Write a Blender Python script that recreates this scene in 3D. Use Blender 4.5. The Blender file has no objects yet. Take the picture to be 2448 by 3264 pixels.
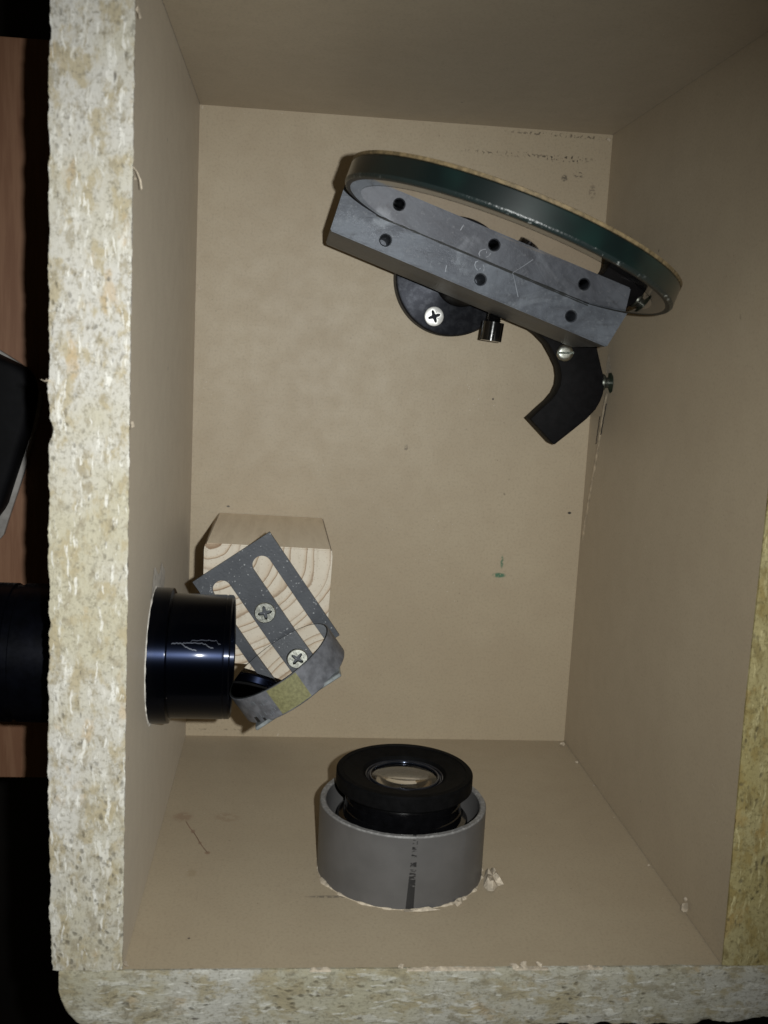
import bpy, bmesh, math, random
from mathutils import Vector, Matrix, noise as mnoise
random.seed(7)
S = bpy.context.scene
COL = S.collection

# ------------------------------------------------------------ camera, world, flash, exposure
cam_d = bpy.data.cameras.new('camera'); cam = bpy.data.objects.new('camera', cam_d); COL.objects.link(cam)
cam.matrix_world = Matrix(((0.99458860, -0.03598876, -0.09745940, 0.0461258),
                           (0.05051595, 0.98724784, 0.15096303, 0.1991851),
                           (0.09078361, -0.15506936, 0.98372345, 0.5128597),
                           (0, 0, 0, 1)))
cam_d.sensor_width = 36; cam_d.sensor_fit = 'AUTO'; cam_d.lens = 36.05
cam_d.clip_start = 0.02; cam_d.clip_end = 50
cam_d.dof.use_dof = True; cam_d.dof.focus_distance = 0.44; cam_d.dof.aperture_fstop = 22
S.camera = cam

world = bpy.data.worlds.new('World'); S.world = world; world.use_nodes = True
bg = world.node_tree.nodes['Background']
bg.inputs[0].default_value = (1.0, 0.78, 0.42, 1); bg.inputs[1].default_value = 0.014

def flash():
    l = bpy.data.lights.new('camera_flash', 'SPOT')
    l.energy = 6.7; l.color = (0.962, 0.980, 0.955); l.shadow_soft_size = 0.0022
    l.spot_size = math.radians(87); l.spot_blend = 1.0
    o = bpy.data.objects.new('camera_flash', l); COL.objects.link(o)
    o.location = (0.0635, 0.2040, 0.5125)
    d = Vector((0.036, 0.092, 0.0)) - o.location
    o.rotation_euler = d.to_track_quat('-Z', 'Y').to_euler()
flash()
S.view_settings.view_transform = 'Standard'; S.view_settings.look = 'None'
S.view_settings.exposure = 0; S.view_settings.gamma = 1; S.view_settings.use_curve_mapping = False
S.render.engine = 'CYCLES'
S.cycles.max_bounces = 12; S.cycles.glossy_bounces = 6; S.cycles.transmission_bounces = 8
S.cycles.caustics_reflective = False; S.cycles.caustics_refractive = False
S.cycles.sample_clamp_indirect = 4.0
S.cycles.use_denoising = True

# ------------------------------------------------------------ node helpers
class NB:
    def __init__(s, name):
        s.m = bpy.data.materials.new(name); s.m.use_nodes = True
        s.t = s.m.node_tree; s.b = s.t.nodes['Principled BSDF']; s.tc = s.t.nodes.new('ShaderNodeTexCoord')
        s.obj = s.tc.outputs['Object']
    def new(s, k): return s.t.nodes.new(k)
    def put(s, sock, v):
        if hasattr(v, 'is_output') or isinstance(v, bpy.types.NodeSocket): s.t.links.new(v, sock)
        elif isinstance(v, (tuple, list)) and len(v) == 3 and sock.type == 'RGBA': sock.default_value = (*v, 1)
        else: sock.default_value = v
    def math(s, op, a, b=0.0, c=0.0, clamp=False):
        n = s.new('ShaderNodeMath'); n.operation = op; n.use_clamp = clamp
        s.put(n.inputs[0], a); s.put(n.inputs[1], b); s.put(n.inputs[2], c); return n.outputs[0]
    def vmath(s, op, a, b=(0, 0, 0)):
        n = s.new('ShaderNodeVectorMath'); n.operation = op
        s.put(n.inputs[0], a); s.put(n.inputs[1], b)
        return n.outputs['Value'] if op in ('LENGTH', 'DISTANCE', 'DOT_PRODUCT') else n.outputs['Vector']
    def scale(s, v, sc): return s.vmath('MULTIPLY', v, sc)
    def noise(s, v, sc, det=3, rough=.55, dist=0.0, out='Fac'):
        n = s.new('ShaderNodeTexNoise'); s.put(n.inputs['Vector'], v); n.inputs['Scale'].default_value = sc
        n.inputs['Detail'].default_value = det; n.inputs['Roughness'].default_value = rough
        n.inputs['Distortion'].default_value = dist; return n.outputs[out]
    def voro(s, v, sc, feat='F1', out='Distance', rnd=1.0):
        n = s.new('ShaderNodeTexVoronoi'); n.feature = feat; s.put(n.inputs['Vector'], v)
        n.inputs['Scale'].default_value = sc; n.inputs['Randomness'].default_value = rnd; return n.outputs[out]
    def ss(s, v, a, b):   # smooth 0..1 from a to b
        n = s.new('ShaderNodeMapRange'); n.interpolation_type = 'SMOOTHSTEP'
        s.put(n.inputs[0], v); n.inputs[1].default_value = a; n.inputs[2].default_value = b; return n.outputs[0]
    def mix(s, f, a, b, mode='MIX'):
        n = s.new('ShaderNodeMix'); n.data_type = 'RGBA'; n.blend_type = mode
        s.put(n.inputs[0], f); s.put(n.inputs[6], a); s.put(n.inputs[7], b); return n.outputs[2]
    def xyz(s, v=None):
        n = s.new('ShaderNodeSeparateXYZ'); s.put(n.inputs[0], v or s.obj); return n.outputs
    def bump(s, h, strength=.3, dist=.0003):
        n = s.new('ShaderNodeBump'); s.put(n.inputs['Height'], h); n.inputs['Strength'].default_value = strength
        n.inputs['Distance'].default_value = dist; s.t.links.new(n.outputs[0], s.b.inputs['Normal'])
    def fin(s, color=None, rough=None, metal=None, spec=None, coat=None, coatr=None, **k):
        I = s.b.inputs
        if color is not None: s.put(I['Base Color'], color)
        if rough is not None: s.put(I['Roughness'], rough)
        if metal is not None: s.put(I['Metallic'], metal)
        if spec is not None: s.put(I['Specular IOR Level'], spec)
        if coat is not None: s.put(I['Coat Weight'], coat)
        if coatr is not None: s.put(I['Coat Roughness'], coatr)
        for kk, v in k.items(): s.put(I[kk.replace('_', ' ')], v)
        return s.m

# ------------------------------------------------------------ materials
def mat_laminate():
    n = NB('beige_laminate'); P = n.obj
    big = n.noise(P, 14, 3); mid = n.noise(P, 90, 4); fine = n.noise(P, 900, 3, .7)
    grain = n.noise(n.scale(P, (900, 260, 300)), 1, 3, .6)
    c = n.mix(n.ss(big, .3, .7), (.392, .321, .222), (.427, .356, .250))
    c = n.mix(n.math('MULTIPLY', n.ss(mid, .35, .75), .22), c, (.35, .275, .19))
    c = n.mix(n.math('MULTIPLY', n.ss(fine, .45, .8), .6), c, (.27, .215, .15))
    c = n.mix(n.math('MULTIPLY', n.ss(grain, .5, .8), .18), c, (.33, .26, .18))
    # dark grime specks
    sp = n.voro(n.vmath('ADD', P, n.scale(n.noise(P, 60, 2, out='Color'), (.01, .01, .01))), 55)
    gate = n.ss(n.noise(P, 23, 1), .50, .62)
    specks = n.math('MULTIPLY', n.math('SUBTRACT', 1, n.ss(sp, .02, .055)), gate)
    c = n.mix(n.math('MULTIPLY', specks, .75), c, (.06, .05, .035))
    sp2 = n.voro(P, 210)
    specks2 = n.math('MULTIPLY', n.math('SUBTRACT', 1, n.ss(sp2, .03, .10)), n.ss(n.noise(P, 35, 1), .56, .66))
    c = n.mix(n.math('MULTIPLY', specks2, .5), c, (.13, .10, .07))
    # pale dust specks
    sp3 = n.voro(n.vmath('ADD', P, (.3, .2, .1)), 330)
    specks3 = n.math('MULTIPLY', n.math('SUBTRACT', 1, n.ss(sp3, .03, .09)), n.ss(n.noise(n.vmath('ADD', P, (.5, .5, .5)), 20, 1), .55, .68))
    c = n.mix(n.math('MULTIPLY', specks3, .6), c, (.75, .72, .66))
    # stains with a place of their own: (centre, half sizes, strength, colour, raggedness scale)
    rag = n.noise(P, 700, 2); rag2 = n.noise(P, 260, 3)
    def blot(cc, hs, st, col, rg=rag, lo=.45):
        nonlocal c
        d = n.vmath('LENGTH', n.scale(n.vmath('SUBTRACT', P, cc), tuple(1 / h for h in hs)))
        m = n.math('MULTIPLY', n.math('SUBTRACT', 1, n.ss(d, .45, 1.05)), n.ss(rg, lo, lo + .1))
        c = n.mix(n.math('MULTIPLY', m, st), c, col)
    D = .004
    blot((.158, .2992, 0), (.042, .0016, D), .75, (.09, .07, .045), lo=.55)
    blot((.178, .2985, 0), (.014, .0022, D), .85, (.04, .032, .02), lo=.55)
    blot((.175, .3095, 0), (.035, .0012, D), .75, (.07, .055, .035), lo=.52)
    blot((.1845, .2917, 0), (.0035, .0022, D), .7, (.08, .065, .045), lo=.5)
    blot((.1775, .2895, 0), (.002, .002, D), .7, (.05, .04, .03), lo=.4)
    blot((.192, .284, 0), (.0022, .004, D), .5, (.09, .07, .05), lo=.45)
    blot((.1586, .0895, 0), (.0042, .0016, D), .9, (.04, .15, .085), lo=.36)
    blot((.1596, .0965, 0), (.0010, .0040, D), .8, (.05, .15, .085), lo=.38)
    blot((.1492, .1801, 0), (.0006, .0006, D), 1, (.015, .012, .01), lo=0)
    blot((.1932, .1235, 0), (.0012, .0008, D), 1, (.015, .012, .01), lo=0)
    blot((.1065, .1534, 0), (.0012, .0022, D), .6, (.09, .07, .05), lo=.4)
    blot((.0185, .1205, 0), (.0010, .0006, D), .9, (.03, .024, .02), lo=0)
    blot((.020, .0035, 0), (.03, .0005, D), .5, (.10, .08, .055), lo=.5)
    # floor stains (bottom panel, y = 0)
    blot((.0080, 0, .094), (.0050, D, .0055), .42, (.22, .12, .07), rag2, .38)
    blot((.0266, 0, .094), (.0065, D, .0055), .30, (.24, .14, .08), rag2, .42)
    blot((.0135, 0, .1075), (.0012, D, .0022), .55, (.20, .11, .07), lo=.2)
    blot((.0172, 0, .1175), (.0010, D, .0016), .50, (.20, .11, .07), lo=.2)
    blot((.0209, 0, .1258), (.0014, D, .0016), .60, (.19, .10, .06), lo=0)
    blot((.0160, 0, .142), (.0025, D, .0035), .28, (.24, .17, .08), rag2, .4)
    blot((.0680, 0, .1592), (.0100, D, .0011), .60, (.09, .08, .07), lo=.36)
    blot((.0193, 0, .1862), (.0006, D, .0006), .9, (.04, .03, .03), lo=0)
    n.bump(n.math('ADD', n.math('MULTIPLY', fine, .6), n.math('MULTIPLY', mid, 1.0)), .22, .0004)
    return n.fin(c, n.math('ADD', .42, n.math('MULTIPLY', mid, .18)), spec=.42, Sheen_Weight=.11, Sheen_Roughness=.45, Sheen_Tint=(1, .92, .80, 1))

def mat_chip(ax, name='raw_chipboard_edge', tint=(1, 1, 1), sx=0):
    n = NB(name); P = n.vmath('ADD', n.obj, (sx, sx * .7, sx * .3))
    T = lambda *c: tuple(min(1, 1.16 * a * b) for a, b in zip(c, tint))
    st = {'x': (1, 3.6, 2.6), 'y': (3.6, 1, 2.6)}[ax]
    soft = {'x': (1, 1.8, 1.5), 'y': (1.8, 1, 1.5)}[ax]
    w = n.vmath('SUBTRACT', n.noise(P, 90, 3, out='Color'), (.5, .5, .5))
    Q = n.vmath('ADD', P, n.scale(w, (.0035, .0035, .0035))); F = n.scale(Q, st); S_ = n.scale(Q, soft)
    a = n.noise(P, 22, 3, .6); b = n.noise(S_, 85, 5, .66); b2 = n.noise(n.vmath('ADD', S_, (5, 3, 1)), 150, 5, .7)
    long_ = n.noise(n.vmath('ADD', F, (7, 2, 5)), 95, 3, .55)
    fib = n.noise(F, 430, 4, .7); grit = n.noise(P, 750, 4, .75)
    c = n.mix(n.ss(a, .34, .64), T(.370, .345, .262), T(.425, .412, .378))
    c = n.mix(n.math('MULTIPLY', n.ss(b, .49, .62), .80), c, T(.310, .262, .165))
    c = n.mix(n.math('MULTIPLY', n.ss(b2, .51, .64), .70), c, T(.235, .205, .145))
    c = n.mix(n.math('MULTIPLY', n.ss(n.noise(n.vmath('ADD', S_, (1, 8, 2)), 60, 4, .6), .60, .72), .55), c, T(.38, .275, .150))
    c = n.mix(n.math('MULTIPLY', n.ss(long_, .58, .65), .60), c, T(.56, .55, .51))
    c = n.mix(n.math('MULTIPLY', n.ss(n.noise(n.scale(n.vmath('ADD', F, (1, 9, 4)), tuple(1 if k == 1 else 1.7 for k in st)), 100, 3, .55), .62, .67), .75), c, T(.60, .59, .55))
    c = n.mix(n.math('MULTIPLY', n.ss(fib, .52, .72), .50), c, T(.21, .185, .13))
    c = n.mix(n.math('MULTIPLY', n.ss(grit, .51, .66), .60), c, T(.15, .135, .10))
    dv = n.voro(n.scale(n.vmath('ADD', Q, n.scale(w, (.003, .003, .003))), soft), 260); g = n.ss(n.noise(P, 55, 3), .46, .60)
    c = n.mix(n.math('MULTIPLY', n.math('MULTIPLY', n.math('SUBTRACT', 1, n.ss(dv, .08, .36)), g), .60), c, (.085, .07, .045))
    dv2 = n.voro(F, 150); g2 = n.ss(n.noise(P, 75, 2), .50, .58)
    c = n.mix(n.math('MULTIPLY', n.math('MULTIPLY', n.math('SUBTRACT', 1, n.ss(dv2, .05, .20)), g2), .60), c, (.055, .048, .04))
    dv3 = n.voro(n.vmath('ADD', n.scale(Q, tuple(k * .8 for k in st)), (2, 2, 2)), 60); g3 = n.ss(n.noise(P, 31, 1), .47, .53)
    c = n.mix(n.math('MULTIPLY', n.math('MULTIPLY', n.math('SUBTRACT', 1, n.ss(dv3, .03, .11)), g3), .75), c, (.06, .05, .04))
    pits = n.math('MULTIPLY', n.math('SUBTRACT', 1, n.ss(dv, .12, .34)), g)
    h = n.math('SUBTRACT', n.math('ADD', n.math('MULTIPLY', fib, .7), n.math('ADD', n.math('MULTIPLY', b2, .8), n.math('MULTIPLY', n.ss(long_, .5, .70), .35))), pits)
    n.bump(h, .55, .0006)
    return n.fin(c, .8, spec=.15)

def mat_simple(name, col, rough=.5, metal=0.0, spec=.5, var=.25, sc=120, coat=0, coatr=.1, bump=0.0, bsc=600):
    n = NB(name)
    k = n.noise(n.obj, sc, 4, .6)
    dark = tuple(v * (1 - var) for v in col); lite = tuple(min(1, v * (1 + var)) for v in col)
    c = n.mix(n.ss(k, .3, .7), dark, lite)
    r = n.math('ADD', rough - .06, n.math('MULTIPLY', n.noise(n.obj, sc * 3, 3), .12))
    if bump: n.bump(n.noise(n.obj, bsc, 3, .7), bump, .0002)
    return n.fin(c, r, metal, spec, coat, coatr)

def mat_bar():
    n = NB('scuffed_grey_metal'); P = n.obj
    a = n.noise(P, 42, 5, .65, .6); f = n.noise(P, 700, 4, .7)
    br = n.noise(n.vmath('MULTIPLY', P, (60, 420, 60)), 1, 3, .6)
    c = n.mix(n.ss(a, .35, .66), (.040, .045, .056), (.100, .112, .132))
    c = n.mix(n.math('MULTIPLY', n.ss(n.noise(n.vmath('ADD', P, (1, 2, 3)), 26, 4, .6, 1.2), .55, .68), .5), c, (.15, .165, .185))
    c = n.mix(n.math('MULTIPLY', n.ss(f, .55, .75), .45), c, (.17, .18, .19))
    c = n.mix(n.math('MULTIPLY', n.ss(br, .52, .72), .35), c, (.030, .032, .038))
    c = n.mix(n.math('MULTIPLY', n.ss(n.noise(P, 210, 4, .7), .58, .72), .5), c, (.026, .026, .030))
    n.bump(n.math('ADD', f, br), .25, .0003)
    return n.fin(c, n.math('ADD', .34, n.math('MULTIPLY', a, .35)), .5, .5, .05, .3)

def mat_plate():
    n = NB('dark_steel_with_dust'); P = n.obj
    a = n.noise(P, 90, 4, .6); f = n.noise(P, 900, 3, .7)
    c = n.mix(n.ss(a, .3, .7), (.036, .040, .048), (.054, .059, .068))
    sp = n.voro(n.vmath('ADD', P, n.scale(n.noise(P, 300, 2, out='Color'), (.003, .003, .003))), 620)
    m = n.math('MULTIPLY', n.math('SUBTRACT', 1, n.ss(sp, .10, .22)), n.ss(n.noise(P, 170, 2), .40, .56))
    c = n.mix(n.math('MULTIPLY', m, .7), c, (.34, .35, .36))
    n.bump(f, .25, .0002)
    return n.fin(c, .5, .35, .5)

def mat_endgrain():
    n = NB('pine_end_grain'); P = n.obj
    w = n.noise(P, 50, 3, out='Color')
    Q = n.vmath('ADD', P, n.scale(n.vmath('SUBTRACT', w, (.5, .5, .5)), (.0034, .0034, 0)))
    d = n.vmath('LENGTH', n.vmath('MULTIPLY', n.vmath('SUBTRACT', Q, (-.0225, .0275, 0)), (1, 1, 0)))
    dn = n.math('ADD', d, n.math('MULTIPLY', n.noise(n.scale(P, (1, 1, .1)), 22, 1), .014))
    # uneven ring spacing: warp the radius itself
    dn = n.math('ADD', dn, n.math('MULTIPLY', n.math('SINE', n.math('MULTIPLY', d, 620)), .0011))
    k = n.math('MULTIPLY', dn, 1 / .0042); fr = n.math('FRACT', k)
    wn = n.new('ShaderNodeTexWhiteNoise'); wn.noise_dimensions = '1D'; n.put(wn.inputs['W'], n.math('FLOOR', k)); rv = wn.outputs['Value']
    fine = n.noise(P, 520, 3, .7)
    fr2 = n.math('ADD', fr, n.math('MULTIPLY', n.math('SUBTRACT', fine, .5), .10))
    late = n.ss(fr2, .45, .95); end = n.math('SUBTRACT', 1, n.ss(fr2, .965, 1.0))
    line = n.math('MULTIPLY', n.ss(fr2, .80, .955), end)
    c = n.mix(n.noise(P, 130, 4), (.46, .405, .325), (.60, .545, .46))
    c = n.mix(n.math('MULTIPLY', n.math('MULTIPLY', late, end), n.math('ADD', .18, n.math('MULTIPLY', rv, .42))), c, (.36, .235, .125))
    c = n.mix(n.math('MULTIPLY', line, n.math('ADD', .35, n.math('MULTIPLY', rv, .5))), c, (.17, .10, .055))
    # saw marks and open pores
    saw = n.noise(n.scale(P, (260, 26, 1)), 1, 3, .6)
    c = n.mix(n.math('MULTIPLY', n.ss(saw, .52, .72), .35), c, (.34, .28, .205))
    pv = n.voro(P, 900); c = n.mix(n.math('MULTIPLY', n.math('SUBTRACT', 1, n.ss(pv, .10, .3)), .30), c, (.20, .14, .09))
    n.bump(n.math('ADD', n.math('ADD', fine, n.math('MULTIPLY', saw, .6)), n.math('MULTIPLY', late, .5)), .5, .0003)
    return n.fin(c, .7, spec=.25)

def mat_woodside():
    n = NB('pine_side_grain'); P = n.obj
    g = n.noise(n.scale(P, (1, 1, .06)), 190, 3, .6); f = n.noise(P, 700, 3, .7)
    c = n.mix(n.ss(g, .38, .66), (.72, .60, .44), (.60, .48, .33))
    c = n.mix(n.math('MULTIPLY', n.ss(f, .58, .72), .5), c, (.74, .66, .53))
    n.bump(n.math('ADD', g, f), .5, .0004)
    return n.fin(c, .55, spec=.4, Sheen_Weight=.22, Sheen_Roughness=.45, Sheen_Tint=(1, .88, .70, 1))

def mat_table():
    n = NB('reddish_wood_board'); P = n.obj
    g = n.noise(n.scale(P, (14, 1, 1)), 22, 4, .6); f = n.noise(n.scale(P, (6, 1, 1)), 300, 3, .7)
    c = n.mix(n.ss(g, .35, .65), (.25, .135, .080), (.20, .100, .058))
    c = n.mix(n.math('MULTIPLY', n.ss(f, .55, .8), .35), c, (.22, .10, .06))
    return n.fin(c, .5, spec=.35)

def mat_anodised():
    n = NB('black_anodised_metal'); P = n.obj
    f = n.noise(n.scale(P, (18, 1, 1)), 260, 3, .7)
    sp = n.voro(P, 420); m = n.math('MULTIPLY', n.math('SUBTRACT', 1, n.ss(sp, .05, .12)), n.ss(n.noise(P, 90, 2), .60, .66))
    c = n.mix(m, (.0050, .0070, .0150), (.30, .30, .32))
    n.bump(f, .05, .0001)
    tg = n.new('ShaderNodeTangent'); tg.direction_type = 'RADIAL'; tg.axis = 'X'
    n.t.links.new(tg.outputs[0], n.b.inputs['Tangent'])
    return n.fin(c, .34, .95, .3, .08, .10, Anisotropic=.85, Anisotropic_Rotation=.25)

def mat_mirror(name, col, rough):
    n = NB(name); P = n.obj
    f = n.noise(P, 40, 3); sm = n.noise(n.scale(P, (1, 3, 1)), 30, 3)
    c = n.mix(n.math('MULTIPLY', n.ss(sm, .45, .75), .25), col, tuple(v * .8 for v in col))
    sp = n.voro(P, 240); m = n.math('MULTIPLY', n.math('SUBTRACT', 1, n.ss(sp, .03, .07)), n.ss(n.noise(P, 60, 1), .60, .66))
    c = n.mix(m, c, (.9, .9, .9))
    if rough > .01:   # hazy film, smeared by wiping
        hz = n.ss(n.noise(n.scale(n.vmath('ADD', P, n.scale(n.noise(P, 30, 2, out='Color'), (.01, .01, .01))), (1, 1, 2.2)), 42, 4, .6), .50, .74)
        rough = n.math('ADD', rough, n.math('MULTIPLY', hz, .10)); c = n.mix(n.math('MULTIPLY', hz, .35), c, tuple(v * 1.35 for v in col))
    return n.fin(c, rough, 1.0)

def mat_pipe():
    n = NB('grey_plastic'); P = n.obj; o = n.xyz()
    a = n.noise(P, 60, 3); f = n.noise(n.scale(P, (1, 3, 1)), 420, 3, .7)
    c = n.mix(n.ss(a, .3, .7), (.088, .085, .084), (.108, .104, .103))
    c = n.mix(n.math('MULTIPLY', n.ss(f, .66, .80), .25), c, (.2, .2, .2))
    rimm = n.math('MULTIPLY', n.ss(o[1], .0274, .0280), n.math('ADD', .35, n.math('MULTIPLY', n.ss(n.noise(P, 500, 3, .7), .45, .65), .5)))
    c = n.mix(rimm, c, (.30, .295, .29))
    # marker line down the front, worn away towards the rim
    xc = n.math('ADD', .0003, n.math('MULTIPLY', o[1], .030))
    dx = n.math('ABSOLUTE', n.math('SUBTRACT', o[0], xc))
    hw = n.math('SUBTRACT', .00150, n.math('MULTIPLY', o[1], .022))
    inside = n.math('MULTIPLY', n.math('LESS_THAN', dx, hw), n.math('GREATER_THAN', o[2], 0))
    wear = n.noise(n.scale(P, (1, 4, 1)), 300, 3, .6)
    thr = n.math('ADD', .22, n.math('MULTIPLY', n.ss(o[1], .006, .016), .30))
    m = n.math('MULTIPLY', inside, n.ss(n.math('SUBTRACT', wear, thr), -.02, .04))
    c = n.mix(n.math('MULTIPLY', m, .93), c, (.012, .012, .013))
    n.bump(f, .12, .0002)
    return n.fin(c, .42, 0, .45)

def mat_glass(name='clear_glass', col=(1, 1, 1), rough=0.0, ior=1.5):
    n = NB(name); return n.fin(col, rough, 0, .5, Transmission_Weight=1.0, IOR=ior)

def mat_mirror_rim():
    n = NB('dark_green_glass_rim'); P = n.obj
    a = n.noise(P, 25, 3); ln = n.noise(n.scale(P, (1, 1, .4)), 400, 2)
    c = n.mix(n.ss(a, .42, .66), (.005, .010, .010), (.008, .024, .021))
    n.bump(ln, .08, .0001)
    return n.fin(c, .30, 0, .5, .5, .22)

def mat_bevel():
    n = NB('chipped_glass_edge'); P = n.obj
    a = n.noise(P, 420, 3, .7); g = n.noise(P, 45, 1)
    m = n.math('MULTIPLY', n.ss(a, .58, .66), n.ss(g, .46, .60))
    c = n.mix(m, (.012, .02, .02), (.30, .32, .31))
    n.bump(a, .8, .0004)
    return n.fin(c, .35, 0, .6)

M = {}
M['lam'] = mat_laminate(); M['chipx'] = mat_chip('x', 'raw_chipboard_edge_lower', (.85, .86, .84), .11); M['chipy'] = mat_chip('y'); M['chipr'] = mat_chip('y', 'falloff_tinted_chipboard_edge', (.70, .63, .36), .37)  # right edge: flash falloff put into the tint, darker and more golden
M['tear'] = mat_simple('torn_paper_fibre', (.50, .43, .335), .75, var=.25, sc=500, bump=.6, bsc=900)
M['scar'] = mat_simple('scraped_pale_laminate', (.78, .74, .68), .6, var=.25, sc=260, bump=.4)
M['scuffed'] = mat_simple('scuffed_laminate', (.46, .385, .285), .6, var=.3, sc=300, bump=.5)
M['crack'] = mat_simple('dark_crack', (.03, .024, .018), .9, var=.3, sc=300)
M['bar'] = mat_bar(); M['plate'] = mat_plate()
M['endgrain'] = mat_endgrain(); M['woodside'] = mat_woodside(); M['table'] = mat_table()
M['anod'] = mat_anodised(); M['pipe'] = mat_pipe(); M['anod_dark'] = mat_simple('dark_anodised_metal', (.0028, .0034, .0065), .34, .7, .35, .3, 200)
M['blackplastic'] = mat_simple('matt_black_metal', (.0045, .0042, .0048), .65, 0, .10, .3, 300, bump=.15)
M['blackgloss'] = mat_simple('black_lens_barrel', (.003, .003, .0035), .13, 0, .9, .3, 300)
M['bore'] = mat_simple('polished_black_bore', (.07, .08, .11), .14, .9, .5, .2, 200)
M['blackmatt'] = mat_simple('black_satin_retaining_ring', (.0035, .0035, .0038), .62, 0, .06, .3, 300, bump=.1)
def mat_turned():
    n = NB('black_turned_metal'); P = n.obj
    tg = n.new('ShaderNodeTangent'); tg.direction_type = 'RADIAL'; tg.axis = 'Z'
    n.t.links.new(tg.outputs[0], n.b.inputs['Tangent'])
    c = n.mix(n.ss(n.noise(P, 300, 4, .7), .4, .7), (.014, .015, .019), (.030, .032, .038))
    return n.fin(c, .42, .8, .3, Anisotropic=.8, Anisotropic_Rotation=.25)
M['black_disc'] = mat_turned()
M['screw'] = mat_simple('zinc_screw', (.50, .51, .46), .33, 1.0, .5, .3, 900, bump=.12, bsc=1500)
M['brightscrew'] = mat_simple('bright_zinc_screw', (.92, .92, .90), .45, .55, .6, .08, 900)
M['dullbolt'] = mat_simple('dull_dark_bolt', (.10, .105, .09), .35, .8, .5, .4, 900, bump=.3)
M['recess'] = mat_simple('screw_recess', (.10, .11, .095), .35, .8, .5, .5, 1500, bump=.6, bsc=2500)
M['rimgrey'] = mat_simple('ground_grey_glass_edge', (.110, .113, .126), .5, 0, .45, .3, 260, bump=.3, bsc=700)
M['sticker'] = mat_simple('olive_yellow_tape', (.165, .158, .078), .45, 0, .4, .22, 900, bump=.25)
M['blackmark'] = mat_simple('black_ink', (.012, .012, .012), .5)
M['galv'] = mat_simple('galvanised_plate', (.30, .33, .34), .4, .6, .5, .4, 260, bump=.3)
M['backing'] = mat_simple('ochre_backing_paint', (.17, .125, .065), .65, 0, .35, .4, 500, bump=.5)
M['mirror'] = mat_mirror('silvered_mirror_face', (.47, .43, .42), .012)
M['mirror_edge'] = mat_mirror('bare_glass_border', (.10, .10, .10), .03)
M['mirror2'] = mat_mirror('silvered_mirror_face_small', (.93, .925, .91), .004)
M['rim'] = mat_mirror_rim(); M['bevel'] = mat_bevel()
M['glass'] = mat_glass(rough=.008); M['darkbevel'] = mat_simple('dark_ground_glass', (.008, .010, .010), .5, 0, .25, .3, 300)
M['smear'] = mat_simple('dark_green_glue', (.035, .05, .035), .3, 0, .5, .3, 500)
M['floor'] = mat_simple('dark_floor', (.012, .010, .009), .8, var=.3, sc=3)
M['roll'] = mat_simple('black_bag_fabric', (.005, .005, .006), .7, 0, .12, .3, 60, bump=.3, bsc=200)
M['strip'] = mat_simple('milky_plastic', (.30, .285, .27), .25, 0, .5, .25, 90)
M['scratch'] = mat_simple('bare_metal_scratch', (.17, .185, .21), .4, .3)

# ------------------------------------------------------------ object helpers
def tag(o, label=None, cat=None, group=None, kind=None):
    for k, v in (('label', label), ('category', cat), ('group', group), ('kind', kind)):
        if v: o[k] = v
    return o
def thing(name, loc, label, cat, group=None):
    o = bpy.data.objects.new(name, None); o.location = loc; o.empty_display_size = .01; COL.objects.link(o)
    return tag(o, label, cat, group)
def wloc(o):
    v = Vector((0, 0, 0))
    while o: v += o.location; o = o.parent
    return v
def obj(name, bm, mats, parent=None, smooth=40, label=None):
    """bm holds world coordinates; becomes ONE mesh object."""
    bmesh.ops.recalc_face_normals(bm, faces=bm.faces)
    if parent is not None: bmesh.ops.translate(bm, vec=-wloc(parent), verts=bm.verts)
    me = bpy.data.meshes.new(name); bm.to_mesh(me); bm.free()
    for m in (mats if isinstance(mats, (list, tuple)) else [mats]): me.materials.append(m)
    if smooth:
        for p in me.polygons: p.use_smooth = True
        me.set_sharp_from_angle(angle=math.radians(smooth))
    o = bpy.data.objects.new(name, me); COL.objects.link(o); o.parent = parent
    if label: o['label'] = label
    return o
def frame(o, z, up=(0, 0, 1)):
    z = Vector(z).normalized(); x = Vector(up).cross(z)
    if x.length < 1e-4: x = Vector((1, 0, 0))
    x.normalize(); y = z.cross(x)
    m = Matrix((x, y, z)).transposed().to_4x4(); m.translation = Vector(o); return m
def lathe(prof, Mx, seg=96, bm=None, mat=0, close=False):
    """prof: list of (r, h) along local z of matrix Mx."""
    bm = bm or bmesh.new(); rings = []
    for r, h in prof:
        if r < 1e-7: rings.append([bm.verts.new(Mx @ Vector((0, 0, h)))])
        else: rings.append([bm.verts.new(Mx @ Vector((r * math.cos(2 * math.pi * i / seg), r * math.sin(2 * math.pi * i / seg), h))) for i in range(seg)])
    pr = list(zip(rings, rings[1:])) + ([(rings[-1], rings[0])] if close else [])
    for a, b in pr:
        for i in range(seg):
            j = (i + 1) % seg
            v = [a[i % len(a)], a[j % len(a)], b[j % len(b)], b[i % len(b)]]
            u = []
            for q in v:
                if q not in u: u.append(q)
            if len(u) > 2:
                f = bm.faces.new(u); f.material_index = mat
    return bm
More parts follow.
